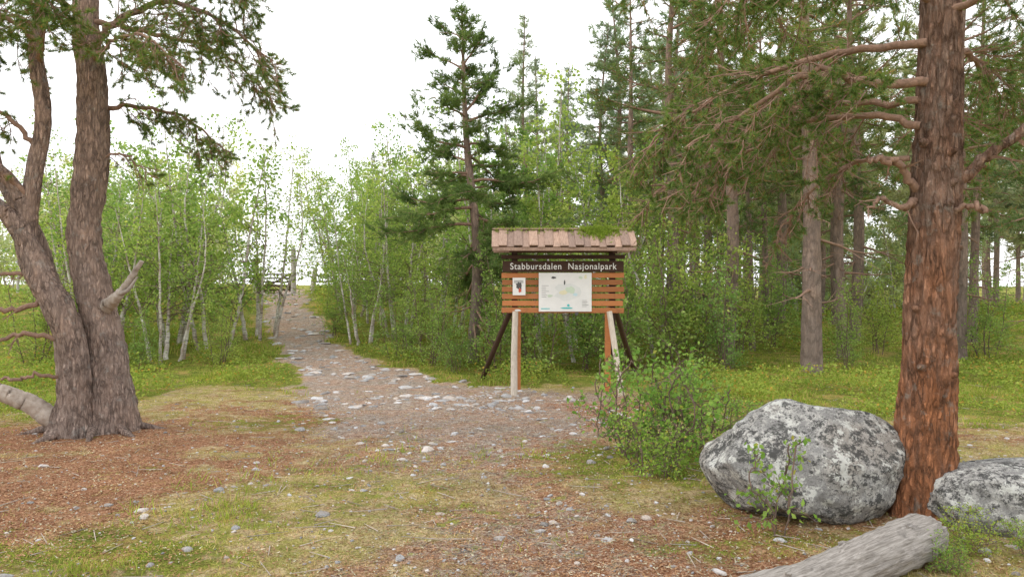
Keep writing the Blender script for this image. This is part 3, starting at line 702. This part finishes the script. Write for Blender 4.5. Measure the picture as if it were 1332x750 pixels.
def roty(a): c,s=math.cos(a),math.sin(a);return np.array([[c,0,s],[0,1,0],[-s,0,c]])
mb=MB()
for k in range(6):
    box(mb,(R.normal()*.004,0,1.235+k*.104),(1.82+R.normal()*.01,.024,.078),0,roty(R.normal()*.003),.004)
cb_('slats',mb,[M_slat])
mb=MB();box(mb,(0,-.03,1.885),(1.80,.026,.165));cb_('name_board',mb,[M_darkw])
mb=MB()
box(mb,(0,0,2.03),(1.84,.05,.06));box(mb,(0,0,2.13),(1.6,.05,.06))
for sx in(-.72,.74):
    box(mb,(sx,.055,1.35),(.09,.06,1.60))
    box(mb,(sx,-.0,2.16),(.07,.60,.07));
    for sy in(-1,1): box(mb,(sx,sy*.15,2.2),(.06,.36,.06),0,rotx(sy*math.radians(-37)))
cb_('frame',mb,[M_darkw])
mb=MB();ang=math.radians(37);nb=19;wd=2.12/nb
for k in range(nb):
    for sy in(-1,1):
        lz=(k%2)*.020+R.uniform(0,.010);ll=.43+R.normal()*.014
        c=np.array([-1.06+wd*(k+.5),sy*(.172),2.285+lz])
        box(mb,c,(wd*(.94 if k%2==0 else 1.12),ll,.018),0,rotz(R.normal()*.015)@rotx(-sy*ang+R.normal()*.012),.004)
cb_('roof_boards',mb,[M_roofw])
mb=MB();box(mb,(0,-.33,2.13),(2.08,.022,.05));box(mb,(0,.33,2.13),(2.08,.022,.05));box(mb,(0,0,2.445),(2.1,.07,.022));cb_('roof_trim',mb,[M_roofw])
def lg_(mb,a,b,ra,rb,sd=12):
    P=smoothpath([a,(np.array(a)+np.array(b))/2+R.normal(size=3)*.008,b],14);tube(mb,P,np.linspace(ra,rb,14),sd,0,True,.12,R.integers(50))
mb=MB()
lg_(mb,(-.71,-.07,1.22),(-.725,-.25,-.1),.044,.052);lg_(mb,(.68,-.07,1.22),(.85,-.27,-.1),.040,.048);cb_('front_poles',mb,[M_pole])
mb=MB()
lg_(mb,(-.78,.10,1.22),(-1.27,1.75,.0),.04,.045);lg_(mb,(.80,.10,1.22),(1.42,2.1,.0),.04,.045);cb_('back_braces',mb,[M_darkw])
mb=MB();box(mb,(-.66,.02,.65),(.06,.05,1.2));box(mb,(.67,.03,.65),(.085,.05,1.25));cb_('posts',mb,[M_slat])
mb=MB();box(mb,(.03,-.035,1.505),(.785,.012,.575),0,None,.002);cb_('map_poster',mb,[M_white])
mb=MB();box(mb,(-.655,-.028,1.59),(.19,.01,.26),0,None,.002);cb_('notice_poster',mb,[M_white])
cols={'map_green':(.62,.72,.58),'map_blue':(.55,.72,.78),'map_tan':(.78,.74,.52),'map_red':(.6,.12,.08),'ink':(.10,.10,.10),'teal':(.10,.55,.55),'mapgrey':(.74,.76,.74)}
pm=[plain(k,v) for k,v in cols.items()]
mb=MB()
def patch(x,z,rx,rz,mi,y,irr=.25,n=14):
    th=np.arange(n)/n*2*math.pi;rr=1+R.normal(size=n)*irr*.5
    V=np.stack([x+np.cos(th)*rx*rr,np.full(n,y),z+np.sin(th)*rz*rr],-1);mb.add(V,[list(range(n))],mi)
def rect(x0,x1,z0,z1,mi,y): mb.add([(x0,y,z0),(x1,y,z0),(x1,y,z1),(x0,y,z1)],[[0,1,2,3]],mi)
yy=-.044
patch(.06,1.51,.20,.13,6,yy);patch(.10,1.54,.07,.05,0,yy-.001);patch(.0,1.50,.06,.035,2,yy-.0015);patch(.18,1.47,.035,.025,1,yy-.002);patch(-.2,1.45,.04,.02,0,yy-.001)
patch(.02,1.65,.012,.035,4,yy-.001);patch(.33,1.73,.02,.03,2,yy-.001);patch(.26,1.72,.03,.02,0,yy-.001);patch(-.14,1.72,.03,.015,4,yy-.001,.5);patch(.05,1.27,.09,.012,5,yy-.001,.1);patch(.08,1.31,.02,.02,5,yy-.001,.3)
for k in range(7): rect(-.32,-.32+R.uniform(.06,.11),1.6-k*.028,1.604-k*.028,4,yy)
for k in range(5): rect(.28,.28+R.uniform(.06,.1),1.38-k*.022,1.384-k*.022,4,yy)
rect(-.33,-.2,1.255,1.268,5,yy)
yy=-.035
patch(-.655,1.60,.04,.05,4,yy,.5);patch(-.64,1.53,.025,.03,3,yy-.001,.4)
for k in range(3): rect(-.73,-.59,1.675-k*.015,1.681-k*.015,4,yy)
patch(-.675,1.235,.045,.014,6,-.0135,.3);patch(.2,1.19,.03,.02,4,-.0445,.4)
cb_('poster_print',mb,pm)
cu=bpy.data.curves.new('lettering','FONT');cu.body='Stabbursdalen  Nasjonalpark';cu.size=.135;cu.align_x='CENTER';cu.align_y='CENTER';cu.extrude=.003;cu.offset=.0008;cu.space_character=1.12
to=bpy.data.objects.new('lettering',cu);scene.collection.objects.link(to);to.parent=sign;to.location=(0,-.0475,1.885);to.rotation_euler=(math.radians(90),0,0);cu.materials.append(M_txt)
bpy.context.view_layer.update()
w=to.dimensions.x
to.scale=(1.58/w if w>0 else 1,1,1)
mb=MB()
px=np.concatenate([R.normal(.52,.14,700),R.uniform(-1,1,220)]);py=-np.abs(R.normal(0,.09,920));py[700:]*=.4
P=np.stack([px,py,2.47+py*.75],-1)
needles(mb,P,np.tile([0,-.4,.5],(920,1)),6,.055,.012,.7,0,R);cb_('roof_moss',mb,[F_moss])

# ---------------------------------------------------------------- gate
gx,gy=-7.36,27.
gate=empty('wooden_gate',(gx,gy,H1(gx,gy)))
mb=MB();lg_(mb,(0,0,1.5),(0,0,-.1),.08,.095);lg_(mb,(.72,.1,.85),(.6,.1,-.1),.08,.09);lg_(mb,(-1.25,.1,1.05),(-1.25,.1,-.1),.05,.06);gp=mb.obj('posts',[M_gatew],gate)
mb=MB()
for k in range(5): box(mb,(-.62,0,.12+k*.13),(1.1,.03,.05))
box(mb,(-1.12,.035,.38),(.06,.03,.62));box(mb,(-.12,.035,.38),(.06,.03,.62));box(mb,(-.62,.035,.38),(1.15,.03,.05),0,roty(-.5))
for k in range(3): box(mb,(1.1,.1,.2+k*.2),(.9,.03,.05))
mb.obj('bars',[M_darkw],gate)
fence=empty('wire_fence',(-8.7,27.1,H1(-8.7,27.1)));mb=MB()
for k in range(7):
    x=-k*2.;z=H1(-8.7+x,27.1)-H1(-8.7,27.1);lg_(mb,(x,0,z+1.15),(x,0,z-.1),.045,.05,8)
mb.obj('posts',[M_gatew],fence)
mb=MB()
for q in (.4,.75,1.05):
    P=[(x,.0,H1(-8.7+x,27.1)-H1(-8.7,27.1)+q) for x in np.arange(-12,.1,1.)];tube(mb,P,[.006]*len(P),5)
mb.obj('wires',[M_gatew],fence)

# ---------------------------------------------------------------- light, sky, camera
w=bpy.data.worlds.new('World');scene.world=w;w.use_nodes=True;nt=w.node_tree;nt.nodes.clear()
sky=nt.nodes.new('ShaderNodeTexSky');sky.sky_type='NISHITA';sky.sun_disc=False
el,az=math.radians(48),math.radians(-100)
sky.sun_elevation=el;sky.sun_rotation=az
hs=nt.nodes.new('ShaderNodeHueSaturation');hs.inputs['Saturation'].default_value=.25;nt.links.new(sky.outputs[0],hs.inputs['Color'])
tc=nt.nodes.new('ShaderNodeTexCoord')
cn=noise(nt,tc.outputs['Generated'],2.5,5,.55)
cloud=mixc(nt,cn,(11.6,11.8,12.2),(13.6,13.6,13.6))
col=mixc(nt,.88,hs.outputs[0],cloud)
bg=nt.nodes.new('ShaderNodeBackground');bg.inputs['Strength'].default_value=.15;nt.links.new(col,bg.inputs[0])
ow=nt.nodes.new('ShaderNodeOutputWorld');nt.links.new(bg.outputs[0],ow.inputs[0])
sl=bpy.data.lights.new('sun','SUN');sl.energy=1.3;sl.angle=math.radians(14);sl.color=(1,.95,.87)
so=bpy.data.objects.new('sun',sl);scene.collection.objects.link(so)
d=Vector((math.sin(az)*math.cos(el),math.cos(az)*math.cos(el),math.sin(el)))
so.rotation_euler=d.to_track_quat('Z','Y').to_euler();so.location=d*30
cam=bpy.data.cameras.new('camera');co=bpy.data.objects.new('camera',cam);scene.collection.objects.link(co)
cam.sensor_width=36;cam.lens=28.2;cam.clip_end=3000;cam.clip_start=.05
co.location=(0,0,1.6);co.rotation_euler=(math.radians(89.85),0,0)
scene.camera=co
print('verts total',sum(len(o.data.vertices) for o in scene.objects if o.type=='MESH'))
